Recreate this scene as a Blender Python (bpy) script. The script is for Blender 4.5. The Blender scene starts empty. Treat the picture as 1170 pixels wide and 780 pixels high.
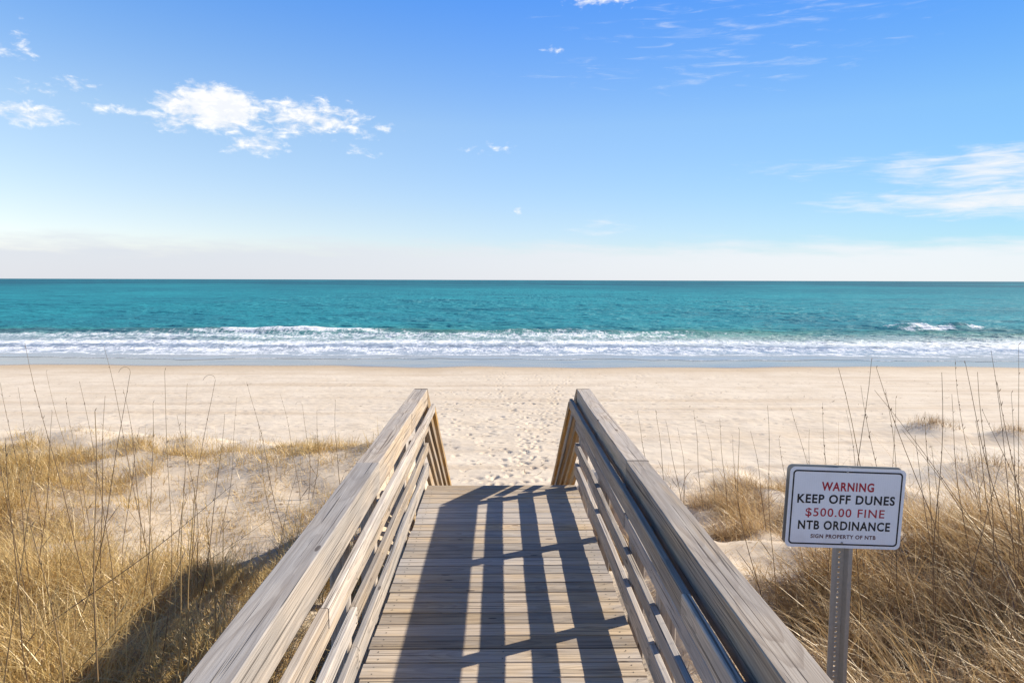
import bpy, bmesh, math, random
import numpy as np
from mathutils import Vector, Matrix, Quaternion

random.seed(7)
RNG = np.random.default_rng(11)
scene = bpy.context.scene
COL = scene.collection
R = math.radians

# ------------------------------------------------------------------ helpers
def tag(o, label=None, cat=None, group=None, kind=None):
    if label: o['label'] = label
    if cat: o['category'] = cat
    if group: o['group'] = group
    if kind: o['kind'] = kind
    return o

def empty(name, loc=(0, 0, 0), parent=None):
    o = bpy.data.objects.new(name, None)
    o.empty_display_size = .2
    COL.objects.link(o)
    o.location = loc
    if parent: o.parent = parent
    return o

def mesh_np(name, verts, faces, mat=None, parent=None, attrs=None, smooth=False, mats=None, midx=None):
    """verts (N,3) array, faces (M,4) or (M,3) int array -> one mesh object"""
    verts = np.asarray(verts, np.float32); faces = np.asarray(faces, np.int32)
    me = bpy.data.meshes.new(name)
    n, m, k = len(verts), len(faces), faces.shape[1]
    me.vertices.add(n); me.vertices.foreach_set('co', verts.ravel())
    me.loops.add(m * k); me.loops.foreach_set('vertex_index', faces.ravel())
    me.polygons.add(m)
    me.polygons.foreach_set('loop_start', np.arange(m, dtype=np.int32) * k)
    me.polygons.foreach_set('loop_total', np.full(m, k, np.int32))
    me.polygons.foreach_set('use_smooth', np.full(m, bool(smooth)))
    for key, arr in (attrs or {}).items():
        arr = np.asarray(arr, np.float32)
        if arr.ndim == 1:
            a = me.attributes.new(key, 'FLOAT', 'POINT'); a.data.foreach_set('value', arr)
        else:
            a = me.attributes.new(key, 'FLOAT_VECTOR', 'POINT'); a.data.foreach_set('vector', arr.ravel())
    for mm in (mats or ([mat] if mat else [])): me.materials.append(mm)
    if midx is not None: me.polygons.foreach_set('material_index', np.asarray(midx, np.int32))
    me.update(calc_edges=True)
    o = bpy.data.objects.new(name, me); COL.objects.link(o)
    if parent: o.parent = parent
    return o

def smooth(a, b, x):
    t = np.clip((x - a) / (b - a), 0, 1)
    return t * t * (3 - 2 * t)

def _hash(ix, iy, seed):
    h = (ix.astype(np.int64) * 374761393 + iy.astype(np.int64) * 668265263 + seed * 982451653) & 0xffffffff
    h = ((h ^ (h >> 13)) * 1274126177) & 0xffffffff
    return ((h ^ (h >> 16)) & 0xffffff) / float(0x1000000)

def perlin(x, y, seed=0):
    x = np.asarray(x, float); y = np.asarray(y, float)
    x0 = np.floor(x); y0 = np.floor(y); fx = x - x0; fy = y - y0
    u = fx * fx * fx * (fx * (fx * 6 - 15) + 10); v = fy * fy * fy * (fy * (fy * 6 - 15) + 10)
    def g(i, j):
        a = _hash(x0 + i, y0 + j, seed) * 2 * np.pi
        return np.cos(a) * (fx - i) + np.sin(a) * (fy - j)
    a = g(0, 0) * (1 - u) + g(1, 0) * u
    b = g(0, 1) * (1 - u) + g(1, 1) * u
    return (a * (1 - v) + b * v) * 1.5

def fbm(x, y, oct=4, seed=0, gain=.5):
    s = 0; amp = 1; f = 1
    for i in range(oct):
        s = s + amp * perlin(x * f, y * f, seed + i * 17); amp *= gain; f *= 2.03
    return s

# ------------------------------------------------------------------ camera
H = 2.16
cam_d = bpy.data.cameras.new('camera')
cam_d.sensor_width = 36; cam_d.lens = 24.0
cam_d.clip_start = .05; cam_d.clip_end = 60000
cam = bpy.data.objects.new('camera', cam_d); COL.objects.link(cam)
cam.location = (-.025, 0, H)
cam.rotation_euler = (Matrix.Rotation(R(-1.03), 4, 'Z') @ Matrix.Rotation(R(90 - 5.14), 4, 'X') @ Matrix.Rotation(R(.17), 4, 'Z')).to_euler()
scene.camera = cam
CM = cam.rotation_euler.to_matrix()

def ray(px, py):
    """direction through a photograph pixel (1170x780), scaled to one metre of depth along +Y"""
    d = CM @ Vector(((px - 585) / 780, -(py - 390) / 780, -1))
    return d / d.y
def at(px, py, Y):
    return cam.location + ray(px, py) * Y

# ------------------------------------------------------------------ node helpers
class NT:
    def __init__(s, tree): s.t = tree; s.t.nodes.clear()
    def n(s, typ, **kw):
        nd = s.t.nodes.new(typ)
        for k, v in kw.items():
            if k.startswith('i_'):
                key = k[2:]; key = int(key) if key.isdigit() else key.replace('_', ' ')
                s.set(nd.inputs[key], v)
            else: setattr(nd, k, v)
        return nd
    def set(s, sock, v):
        if isinstance(v, bpy.types.NodeSocket): s.t.links.new(v, sock)
        else: sock.default_value = v
    def math(s, op, a, b=0.0, c=0.0, clamp=False):
        nd = s.t.nodes.new('ShaderNodeMath'); nd.operation = op; nd.use_clamp = clamp
        s.set(nd.inputs[0], a); s.set(nd.inputs[1], b); s.set(nd.inputs[2], c)
        return nd.outputs[0]
    def step(s, x, a, b, lo=0.0, hi=1.0):
        nd = s.t.nodes.new('ShaderNodeMapRange'); nd.interpolation_type = 'SMOOTHSTEP'
        s.set(nd.inputs[0], x); s.set(nd.inputs[1], a); s.set(nd.inputs[2], b); s.set(nd.inputs[3], lo); s.set(nd.inputs[4], hi)
        return nd.outputs[0]
    def mix(s, f, a, b, mode='MIX'):
        nd = s.t.nodes.new('ShaderNodeMix'); nd.data_type = 'RGBA'; nd.blend_type = mode
        s.set(nd.inputs[0], f); s.set(nd.inputs[6], a if not isinstance(a, tuple) else (*a[:3], 1)); s.set(nd.inputs[7], b if not isinstance(b, tuple) else (*b[:3], 1))
        return nd.outputs[2]
    def noise(s, vec, scale, detail=3, rough=.5, dist=0.0):
        nd = s.t.nodes.new('ShaderNodeTexNoise')
        s.set(nd.inputs['Vector'], vec); s.set(nd.inputs['Scale'], scale); s.set(nd.inputs['Detail'], detail)
        s.set(nd.inputs['Roughness'], rough); s.set(nd.inputs['Distortion'], dist)
        return nd.outputs['Fac']
    def vmul(s, v, xyz):
        nd = s.t.nodes.new('ShaderNodeVectorMath'); nd.operation = 'MULTIPLY'
        s.set(nd.inputs[0], v); s.set(nd.inputs[1], xyz); return nd.outputs[0]
    def attr(s, name, out='Fac'):
        nd = s.t.nodes.new('ShaderNodeAttribute'); nd.attribute_name = name; return nd.outputs[out]
    def bump(s, h, strength=.3, dist=.01, normal=None):
        nd = s.t.nodes.new('ShaderNodeBump'); s.set(nd.inputs['Height'], h); s.set(nd.inputs['Strength'], strength); s.set(nd.inputs['Distance'], dist)
        if normal is not None: s.set(nd.inputs['Normal'], normal)
        return nd.outputs[0]
    def out(s, shader):
        o = s.t.nodes.new('ShaderNodeOutputMaterial'); s.t.links.new(shader, o.inputs[0])
    def bsdf(s, **kw):
        nd = s.t.nodes.new('ShaderNodeBsdfPrincipled')
        for k, v in kw.items(): s.set(nd.inputs[k.replace('_', ' ')], (*v, 1) if isinstance(v, tuple) and len(v) == 3 else v)
        return nd.outputs[0]

def material(name):
    m = bpy.data.materials.new(name); m.use_nodes = True
    return m, NT(m.node_tree)

# ------------------------------------------------------------------ light and sky
SUN_EL, SUN_AZ = R(34.0), R(65.0)          # azimuth from +Y (out to sea) towards +X
sun_dir = Vector((math.cos(SUN_EL) * math.sin(SUN_AZ), math.cos(SUN_EL) * math.cos(SUN_AZ), math.sin(SUN_EL)))
sl = bpy.data.lights.new('sun', 'SUN'); sl.energy = 4.6; sl.angle = R(.53); sl.color = (1, .925, .80)
so = bpy.data.objects.new('sun', sl); COL.objects.link(so)
so.rotation_euler = (-sun_dir).to_track_quat('-Z', 'Y').to_euler(); so.location = (20, 10, 30)

world = bpy.data.worlds.new('World'); scene.world = world; world.use_nodes = True
w = NT(world.node_tree)
sky = w.n('ShaderNodeTexSky', sky_type='NISHITA', sun_disc=False, sun_elevation=SUN_EL, sun_rotation=SUN_AZ,
          air_density=1.0, dust_density=.25, ozone_density=2.0, altitude=0)
tc = w.n('ShaderNodeTexCoord').outputs['Generated']
sep = w.n('ShaderNodeSeparateXYZ', i_0=tc)
sx, sy, sz = sep.outputs
az = w.math('ARCTAN2', sx, sy)
el = w.math('ARCSINE', sz)
ramp = w.n('ShaderNodeValToRGB')
w.set(ramp.inputs[0], w.math('MULTIPLY', el, 1 / R(90), clamp=True))
cr = ramp.color_ramp
cr.elements[0].position = 0; cr.elements[0].color = (.72, .78, 1.05, 1)
cr.elements[1].position = 1; cr.elements[1].color = (.55, .85, 1.30, 1)
for p, c in ((.057, (.78, .825, .97)), (.137, (.80, .92, 1.06)), (.19, (.60, .86, 1.18)), (.24, (.42, .80, 1.30)), (.36, (.36, .74, 1.35))):
    e = cr.elements.new(p); e.color = (*c, 1)
skyc = w.mix(1.0, sky.outputs[0], ramp.outputs[0], 'MULTIPLY')
ramp2 = w.n('ShaderNodeValToRGB')          # the side towards the sun is a deeper blue, the far side paler
w.set(ramp2.inputs[0], w.math('ADD', w.math('MULTIPLY', w.math('DIVIDE', sx, w.math('SQRT', w.math('MAXIMUM', w.math('ADD', w.math('MULTIPLY', sx, sx), w.math('MULTIPLY', sy, sy)), 1e-4))), .5), .5))
c2r = ramp2.color_ramp
c2r.elements[0].position = .2; c2r.elements[0].color = (1.65, 1.42, 1.22, 1)
c2r.elements[1].position = .8; c2r.elements[1].color = (.47, .64, .70, 1)
e = c2r.elements.new(.5); e.color = (1, 1, 1, 1)
skyc = w.mix(1.0, skyc, ramp2.outputs[0], 'MULTIPLY')
# cloud field: directions in (azimuth, elevation), torn by noise
comb = w.n('ShaderNodeCombineXYZ', i_0=az, i_1=w.math('MULTIPLY', el, 2.0)).outputs[0]
warp = w.n('ShaderNodeTexNoise', i_Vector=comb, i_Scale=22, i_Detail=5, i_Roughness=.6).outputs['Color']
wsep = w.n('ShaderNodeSeparateXYZ', i_0=warp)
azw = w.math('ADD', az, w.math('MULTIPLY', w.math('SUBTRACT', wsep.outputs[0], .5), .035))
elw = w.math('ADD', el, w.math('MULTIPLY', w.math('SUBTRACT', wsep.outputs[1], .5), .018))
puff = w.noise(comb, 42, 8, .62, .3)
streakv = w.n('ShaderNodeCombineXYZ', i_0=w.math('ADD', az, w.math('MULTIPLY', el, 1.4)), i_1=w.math('MULTIPLY', el, 7.0)).outputs[0]
streak = w.noise(streakv, 16, 7, .62, .5)
def ae(px, py):
    d = ray(px, py).normalized(); return math.atan2(d.x, d.y), math.asin(d.z)
def blob(px, py, rx, ry, amp=1.0):
    a0, e0 = ae(px, py)
    a = w.math('DIVIDE', w.math('SUBTRACT', azw, a0), rx / 780)
    e = w.math('DIVIDE', w.math('SUBTRACT', elw, e0), ry / 780)
    d = w.math('ADD', w.math('MULTIPLY', a, a), w.math('MULTIPLY', e, e))
    return w.math('MULTIPLY', w.math('SUBTRACT', 1.0, d), amp)
def union(lst):
    acc = None
    for v in lst:
        v = w.math('MAXIMUM', v, -1.5)
        acc = v if acc is None else w.math('MAXIMUM', acc, v)
    return acc
cum = union([blob(243, 124, 58, 25, 1.7), blob(256, 120, 36, 17, 2.2), blob(205, 137, 40, 12, .7), blob(352, 134, 62, 21, 1.0), blob(408, 146, 36, 10, .4), blob(292, 166, 34, 12, .75), blob(283, 146, 60, 10, .5),
             blob(26, 128, 40, 12, .7), blob(14, 98, 32, 6, .4), blob(130, 127, 22, 6, .3), blob(88, 96, 20, 7, .4), blob(115, 108, 12, 5, .2),
             blob(632, 57, 11, 6, .3), blob(25, 50, 9, 14, .3), blob(3, 54, 14, 7, .4), blob(410, 173, 16, 5, .25), blob(560, 171, 14, 4, .05), blob(592, 242, 7, 8, .5), blob(690, 0, 40, 10, .7)])
ac = w.step(w.math('ADD', cum, w.math('MULTIPLY', w.math('SUBTRACT', puff, .50), 4.0)), .0, 1.35)
cir = union([blob(1080, 190, 80, 20, .9), blob(1140, 192, 80, 24, 1.3), blob(1090, 229, 140, 15, 1.0), blob(1150, 226, 110, 22, 1.4), blob(690, 259, 42, 12, .55), blob(870, 20, 150, 18, .16), blob(810, 76, 130, 16, .14), blob(930, 192, 90, 10, .25)])
ai = w.math('MULTIPLY', w.step(w.math('ADD', cir, w.math('MULTIPLY', w.math('SUBTRACT', streak, .50), 3.2)), .0, 2.1), 1.0)
# low bank of cloud lying along the sea horizon, brighter towards the sun
bankedge = w.math('ADD', .050, w.math('MULTIPLY', w.math('SUBTRACT', w.noise(streakv, 9, 6, .6), .5), .055))
ab = w.math('MULTIPLY', w.step(w.math('SUBTRACT', bankedge, el), -.012, .022), .85)
bankc = w.mix(w.step(az, -.6, .6), (4.6, 4.9, 5.45), (5.9, 6.05, 6.3))
c1 = w.mix(ab, skyc, bankc)
c2 = w.mix(ai, c1, (6.0, 6.15, 6.35))
shade = w.mix(w.step(puff, .45, .7), (5.9, 6.1, 6.45), (7.2, 7.2, 7.2))
c3 = w.mix(ac, c2, shade)
bg = w.n('ShaderNodeBackground', i_0=c3, i_1=.083)
wo = w.n('ShaderNodeOutputWorld'); world.node_tree.links.new(bg.outputs[0], wo.inputs[0])

scene.view_settings.view_transform = 'Standard'; scene.view_settings.look = 'None'
scene.view_settings.gamma = 1; scene.view_settings.use_curve_mapping = False
scene.view_settings.exposure = 0.90

# ------------------------------------------------------------------ materials
def wood(name, face, top, dark, sat=1.0):
    """sawn softwood: grain runs along attribute gco.x; upward faces weathered"""
    m, t = material(name)
    g = t.attr('gco', 'Vector'); rnd = t.attr('rnd')
    long_ = t.vmul(g, (1.3, 34, 34))
    fine = t.noise(t.vmul(g, (2.2, 190, 190)), 1, 5, .7)
    band = t.noise(long_, 1.0, 4, .55, .6)
    # growth rings: distance from a pith line that wanders along the board gives the arched cathedral figure
    lc = t.n('ShaderNodeSeparateXYZ', i_0=t.attr('loc', 'Vector')).outputs
    px_ = t.n('ShaderNodeCombineXYZ', i_0=t.math('MULTIPLY', lc[0], .42)).outputs[0]
    px2 = t.n('ShaderNodeCombineXYZ', i_0=t.math('MULTIPLY', lc[0], .55), i_1=7.7).outputs[0]
    yo = t.math('ADD', lc[1], t.math('MULTIPLY', t.math('SUBTRACT', t.noise(px_, 1, 3, .55), .5), .14))
    zo = t.math('ADD', lc[2], t.math('MULTIPLY', t.math('SUBTRACT', t.noise(px2, 1, 3, .5), .32), .26))
    dist = t.math('SQRT', t.math('ADD', t.math('MULTIPLY', yo, yo), t.math('MULTIPLY', zo, zo)))
    dist = t.math('ADD', dist, t.math('MULTIPLY', t.noise(t.vmul(g, (1.1, 12, 12)), 1, 3, .6), .012))
    wv = t.math('FRACT', t.math('DIVIDE', dist, .0125))
    wv = t.math('MULTIPLY', wv, t.step(wv, 1.0, .86))
    patch = t.noise(t.vmul(g, (2.2, 6, 6)), 1, 3, .55)
    vo = t.n('ShaderNodeTexVoronoi', feature='F1', i_Vector=t.vmul(g, (2.6, 8.5, 8.5)), i_Scale=1.0, i_Randomness=1.0)
    pick = t.step(t.n('ShaderNodeSeparateColor', i_0=vo.outputs['Color']).outputs[0], .55, .62)
    knot = t.math('MULTIPLY', pick, t.step(vo.outputs['Distance'], .105, .07))
    ring = t.math('MULTIPLY', pick, t.step(vo.outputs['Distance'], .30, .10))
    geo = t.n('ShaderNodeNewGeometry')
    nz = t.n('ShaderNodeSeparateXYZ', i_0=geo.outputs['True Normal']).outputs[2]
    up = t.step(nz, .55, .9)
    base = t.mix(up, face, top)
    base = t.mix(t.math('MULTIPLY', t.step(band, .38, .66), .80), base, t.mix(.5, base, dark))
    base = t.mix(t.math('MULTIPLY', t.step(wv, .35, .9), .80), base, t.mix(.6, base, dark))
    base = t.mix(t.step(patch, .38, .60, 0, .85), base, t.mix(.60, base, (.33, .30, .27)))
    stain = t.noise(t.vmul(g, (.9, 9, 9)), 1, 4, .6, .4)
    base = t.mix(t.step(stain, .55, .75, 0, .55), base, (.20, .165, .13))
    base = t.mix(t.step(stain, .42, .25, 0, .35), base, (.56, .40, .22))
    base = t.mix(t.math('MULTIPLY', ring, .22), base, t.mix(.6, base, dark))
    base = t.mix(t.math('MULTIPLY', knot, .85), base, (.075, .05, .035))
    crack = t.step(t.noise(t.vmul(g, (1.0, 90, 90)), 1, 2, .5, .2), .39, .33)
    base = t.mix(t.math('MULTIPLY', crack, .85), base, (.085, .066, .052))
    base = t.mix(t.step(fine, .42, .66, 0, .75), base, t.mix(.65, base, dark))
    hsv = t.n('ShaderNodeHueSaturation', i_Color=base, i_Value=t.step(rnd, 0, 1, .76, 1.20), i_Saturation=t.math('MULTIPLY', t.step(t.math('FRACT', t.math('MULTIPLY', rnd, 7.31)), 0, 1, .70, 1.12), sat))
    h = t.math('ADD', t.math('MULTIPLY', fine, .6), t.math('SUBTRACT', band, t.math('MULTIPLY', crack, 1.6)))
    bs = t.bsdf(Base_Color=hsv.outputs[0], Roughness=.82, Specular_IOR_Level=.25, Normal=t.bump(h, .8, .0025))
    t.out(bs); return m

M = {}
M['wood'] = wood('weathered_wood', (.60, .465, .325), (.47, .40, .32), (.21, .155, .11), .95)
M['deck'] = wood('deck_wood', (.43, .33, .22), (.48, .375, .255), (.20, .145, .095))
M['stair'] = wood('stair_wood', (.42, .29, .155), (.42, .32, .20), (.20, .12, .06), 1.15)  # warmer, more saturated brown than the walkway timber

m, t = material('screw_steel'); t.out(t.bsdf(Base_Color=(.06, .052, .048), Metallic=.5, Roughness=.6)); M['screw'] = m
m, t = material('galvanised_steel')
oc = t.n('ShaderNodeTexCoord').outputs['Object']
t.out(t.bsdf(Base_Color=t.mix(t.noise(oc, 60, 4, .6), (.32, .31, .285), (.48, .465, .43)), Metallic=.45, Roughness=t.step(t.noise(oc, 25), .3, .7, .42, .62)))
M['steel'] = m
m, t = material('sign_white')
oc = t.n('ShaderNodeTexCoord').outputs['Object']
rib = t.n('ShaderNodeTexWave', wave_type='BANDS', bands_direction='X', i_Vector=oc, i_Scale=28, i_Distortion=.2).outputs['Fac']
dirt = t.noise(oc, 9, 5, .65)
t.out(t.bsdf(Base_Color=t.mix(t.step(dirt, .45, .8, 0, .35), t.mix(t.math('MULTIPLY', rib, .25), (.88, .88, .88), (.79, .79, .80)), (.60, .57, .53)), Roughness=.4, Specular_IOR_Level=.45)); M['white'] = m
m, t = material('sign_black'); t.out(t.bsdf(Base_Color=(.012, .012, .016), Roughness=.42)); M['black'] = m
m, t = material('sign_red'); t.out(t.bsdf(Base_Color=(.42, .018, .035), Roughness=.42)); M['red'] = m
m, t = material('sign_maroon'); t.out(t.bsdf(Base_Color=(.10, .02, .025), Roughness=.42)); M['maroon'] = m

def grass_mat(name, cols, trans=.35):
    m, t = material(name)
    r = t.attr('rnd'); tt = t.attr('tt')
    rp = t.n('ShaderNodeValToRGB'); t.set(rp.inputs[0], r)
    e = rp.color_ramp.elements; e[0].position = 0; e[0].color = (*cols[0], 1); e[1].position = 1; e[1].color = (*cols[-1], 1)
    for i, c in enumerate(cols[1:-1]):
        k = e.new((i + 1) / (len(cols) - 1)); k.color = (*c, 1)
    c = t.mix(t.math('MULTIPLY', tt, .25), rp.outputs[0], (.64, .50, .26))   # bleached tips
    d = t.n('ShaderNodeBsdfDiffuse', i_0=c); tr = t.n('ShaderNodeBsdfTranslucent', i_0=c)
    gl = t.n('ShaderNodeBsdfGlossy', i_0=(1, .95, .85, 1), i_Roughness=.42)
    mx = t.n('ShaderNodeMixShader', i_0=trans); t.set(mx.inputs[1], d.outputs[0]); t.set(mx.inputs[2], tr.outputs[0])
    m2 = t.n('ShaderNodeMixShader', i_0=.05); t.set(m2.inputs[1], mx.outputs[0]); t.set(m2.inputs[2], gl.outputs[0])
    t.out(m2.outputs[0]); return m
M['grass'] = grass_mat('dry_grass', [(.09, .052, .022), (.44, .255, .07), (.57, .37, .105), (.72, .53, .22), (.38, .215, .06), (.54, .42, .22)])
M['grass_r'] = grass_mat('dry_windblown_grass', [(.075, .038, .018), (.34, .185, .065), (.46, .28, .105), (.66, .48, .24), (.26, .13, .045), (.50, .36, .20)])
M['stalk'] = grass_mat('dry_stalk', [(.12, .075, .045), (.22, .14, .075), (.46, .31, .13)], .1)

# ------------------------------------------------------------------ terrain
def dune_z(x, y):
    """height of the sand; deck boards lie at z = 0"""
    x = np.asarray(x, float); y = np.asarray(y, float)
    left = -.46 + .10 * smooth(6.2, 5.0, y) + .11 * fbm(x * .35, y * .35, 3, 3) + .07 * fbm(x * 1.1, y * 1.1, 2, 8) + .10 * smooth(-4, -7, x)
    right = -.48 + .14 * fbm(x * .4, y * .4, 3, 5) + .08 * fbm(x * 1.2, y * 1.2, 2, 9) + .50 * smooth(2.4, 5.0, x) * smooth(8.2, 5.2, y) - .28 * smooth(5.6, 7.6, y)
    top = np.where(x < 0, left, right)
    wgt = smooth(-1.2, 1.2, x); top = left * (1 - wgt) + right * wgt
    left = left - .30 * np.exp(-((x + 2.4) / 1.5) ** 2 - ((y - 7.3) / 1.5) ** 2)
    top = left * (1 - wgt) + right * wgt
    crest = 9.5 + .8 * smooth(.5, -1.5, x) + .5 * perlin(x * .35, 0 * x + 3.3, 4) - .25 * smooth(0, 4, x) - 1.6 * smooth(4.5, 9, x) + .6 * smooth(-3, -9, x)
    base = -2.95 - (y - 17) * .021 - .0006 * np.clip(y - 40, 0, None) ** 2 + .035 * fbm(x * .12, y * .2, 3, 21) + .05 * fbm(x * .5, y * .6, 2, 22) * smooth(36, 16, y)
    drop = smooth(crest, crest + 6.5, y)
    z = top * (1 - drop) + base * drop
    z = z + .10 * np.exp(-((y - crest + .2) / .7) ** 2) * (.6 + fbm(x * .6, y * .6, 2, 31))
    # walkway cut and the slope under the stairs
    cut = np.where(y < 6.6, -.75, -.75 - (y - 6.6) * .70); cut = np.maximum(cut, base - .05)
    k = smooth(1.6, 1.0, np.abs(x)) * smooth(14.5, 12, y)
    kk = np.where(cut < z, k, 0)
    z = z * (1 - kk) + cut * kk
    # hummocks on the upper beach (right)
    for hx, hy, rx, ry, hh in HUM:
        z = z + hh * np.exp(-(((x - hx) / rx) ** 2 + ((y - hy) / ry) ** 2))
    return z
HUM = [(15.0, 23.3, 1.0, .9, .38), (17.0, 22.0, .8, .8, .3), (12.2, 16.6, 1.6, 1.2, .55), (9.6, 14.6, 1.3, 1.1, .35), (-7.4, 16.2, 1.6, 1.0, .5)]

def grow(start, stop, d0, k):
    v = [start]; d = d0
    while v[-1] < stop: v.append(v[-1] + d); d *= k
    return v
xs_r = list(np.arange(0, 4, .05)) + list(np.arange(4, 16, .085)) + grow(16, 420, .12, 1.06)
xs = np.array(sorted(set([-v for v in xs_r] + xs_r)))
ys = np.array(list(np.arange(-14, 0, .35)) + list(np.arange(0, 12, .085)) + list(np.arange(12, 16, .11)) + list(np.arange(16, 32, .055)) + list(np.arange(32, 46, .10)) + list(np.arange(46, 66, .4)))
GX, GY = np.meshgrid(xs, ys)
GZ = dune_z(GX, GY)
GZ += .012 * fbm(GX * 3.1, GY * 3.1, 3, 41) * smooth(40, 30, GY) + .028 * np.abs(fbm(GX * 2.1, GY * 2.4, 4, 43)) * smooth(11.5, 10, GY)
# footprints: soft dents with a pushed-up rim, thick along the path from the stairs to the water
def dents():
    pts = []
    for k in range(7):            # walking tracks
        x = RNG.uniform(-.9, .9); y = 15.5; a = RNG.normal(0, .16); side = 1
        x1 = x
        while y < RNG.uniform(38, 47):
            st = RNG.uniform(.55, .75); a += RNG.normal(0, .045)
            x1 += math.sin(a) * st; y += math.cos(a) * st; side = -side
            pts.append((x1 + side * .12 + RNG.normal(0, .05), y, a + RNG.normal(0, .2), RNG.uniform(.6, 1.1)))
    for k in range(170):          # trampled middle
        y = RNG.uniform(16, 33)
        pts.append((RNG.normal(.25 + (y - 16) * .02, 1.0 + (y - 16) * .06), y, RNG.uniform(-1.5, 1.5), RNG.uniform(.5, 1.1)))
    for k in range(420):          # scattered over the upper beach
        pts.append((RNG.uniform(-17, 19), RNG.uniform(16, 40), RNG.uniform(-1.6, 1.6), RNG.uniform(.35, .9)))
    for k in range(5):            # walkers along the beach
        x = -22.; y = RNG.uniform(22, 40); a = R(90) + RNG.normal(0, .05); side = 1
        while x < 22:
            st = RNG.uniform(.6, .8); a += RNG.normal(0, .02); x += math.sin(a) * st; y += math.cos(a) * st; side = -side
            pts.append((x, y + side * .12, a, RNG.uniform(.4, .8)))
    return pts
for (px, py, a, s) in dents():
    i0, i1 = np.searchsorted(xs, (px - .5, px + .5)); j0, j1 = np.searchsorted(ys, (py - .5, py + .5))
    if i1 - i0 < 2 or j1 - j0 < 2: continue
    dx = GX[j0:j1, i0:i1] - px; dy = GY[j0:j1, i0:i1] - py
    u = (dx * math.sin(a) + dy * math.cos(a)) / .125; v = (dx * math.cos(a) - dy * math.sin(a)) / .058
    r2 = u * u + v * v
    GZ[j0:j1, i0:i1] += s * (-.06 * np.exp(-r2 ** 1.4) + .014 * np.exp(-((np.sqrt(r2) - 1.6) / .45) ** 2))
# faint vehicle ruts running along the beach
for ry, dep in ((27.5, .018), (29.3, .018), (35.0, .014), (36.8, .014), (33.1, .01)):
    yy = ry + .35 * perlin(GX * .05, GX * 0 + ry, 61)
    GZ += -dep * np.exp(-((GY - yy) / .16) ** 2) + dep * .6 * np.exp(-((GY - yy - .3) / .14) ** 2)

def density(x, y):
    """how thick the dune grass grows, 0..1"""
    x = np.asarray(x, float); y = np.asarray(y, float)
    n = fbm(x * .8, y * .8, 3, 71)
    l = np.maximum(smooth(6.4, 5.2, y + .5 * n + .38 * (x + 3.0)), smooth(-4.2, -5.6, x + .7 * n) * smooth(10.4, 9.2, y))
    l = np.maximum(l, 1.0 * np.exp(-((y - 6.15 - .3 * n) / .75) ** 4) * smooth(-3.8, -2.8, x))
    l = np.maximum(l, .21 * smooth(10.8, 10.2, y))
    l = np.maximum(l, .34 * smooth(.0, .45, n) * smooth(10.6, 9.8, y))
    l = np.maximum(l, .75 * np.exp(-((y - 10.05 - .25 * n) / .45) ** 2) * smooth(-.6, .0, perlin(x * .9, y * .3, 73)))
    l *= smooth(-1.05, -1.3, x)
    r = smooth(1.9, 2.4, x + .25 * n) * smooth(6.3, 5.4, y - .28 * np.clip(x - 3.2, -1, 6) + .5 * n)
    r = np.maximum(r, .95 * smooth(-.25, .25, fbm(x * .75, y * .9, 2, 77)) * smooth(6.8, 7.3, y) * smooth(9.6, 9.1, y) * smooth(6.5, 4.5, x))
    r = np.maximum(r, .16 * smooth(.1, .5, n) * smooth(9.5, 8.5, y))
    r = np.maximum(r, .5 * smooth(1.05, 1.3, x) * smooth(5.0, 4.0, y))
    r *= smooth(1.0, 1.25, x)
    return np.where(x < 0, l, r)
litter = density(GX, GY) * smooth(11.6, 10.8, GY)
lip = litter * .0
wetn = 1.5 * fbm(GX * .06, GX * 0 + 1.7, 3, 81) + .05 * fbm(GX * .5, GY * .5, 2, 82)
wet = smooth(44.1, 45.5, GY - wetn - .012 * np.clip(-GX, -40, 40) + 0.0)
damp = smooth(39, 45, GY - wetn)
nx, ny = len(xs), len(ys)
idx = np.arange(nx * ny).reshape(ny, nx)
F = np.stack([idx[:-1, :-1], idx[:-1, 1:], idx[1:, 1:], idx[1:, :-1]], -1).reshape(-1, 4)

m, t = material('beach_sand')
geo = t.n('ShaderNodeNewGeometry').outputs['Position']
wetv = t.attr('wet'); dampv = t.attr('damp'); lit = t.attr('litter')
n1 = t.noise(geo, .7, 5, .6); n2 = t.noise(geo, 9, 4, .6); n3 = t.noise(geo, 260, 2, .6)
strm = t.noise(t.vmul(geo, (.06, .9, 1)), 1, 5, .6)
c = t.mix(t.step(n1, .3, .7), (.54, .44, .32), (.61, .51, .385))
c = t.mix(t.step(strm, .48, .66, 0, .62), c, (.46, .35, .235))
mott = t.noise(t.vmul(geo, (.5, .9, 1)), 1, 5, .65)
c = t.mix(t.step(mott, .52, .70, 0, .40), c, (.43, .345, .255))
c = t.mix(t.step(n3, .35, .75, 0, .3), c, (.40, .33, .25))
c = t.mix(t.math('MULTIPLY', dampv, .75), c, (.40, .29, .175))
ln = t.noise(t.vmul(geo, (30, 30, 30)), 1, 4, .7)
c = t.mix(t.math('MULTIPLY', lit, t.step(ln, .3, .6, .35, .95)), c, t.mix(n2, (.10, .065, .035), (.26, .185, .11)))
speck = t.n('ShaderNodeTexVoronoi', i_Vector=geo, i_Scale=3.2).outputs['Distance']
c = t.mix(t.math('MULTIPLY', t.step(speck, .10, .05), t.math('SUBTRACT', 1.0, wetv)), c, (.22, .16, .11))
c = t.mix(wetv, c, (.165, .14, .128))
hh = t.math('ADD', t.math('MULTIPLY', n2, .8), t.math('MULTIPLY', n3, .25))
dry = t.math('SUBTRACT', 1.0, wetv)
lump = t.noise(geo, 3.2, 3, .55)
nrm = t.bump(lump, t.math('MULTIPLY', dry, .5), .05, t.bump(hh, t.math('MULTIPLY', dry, .6), .012))
rough = t.step(wetv, 0, 1, .95, .16)
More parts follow.
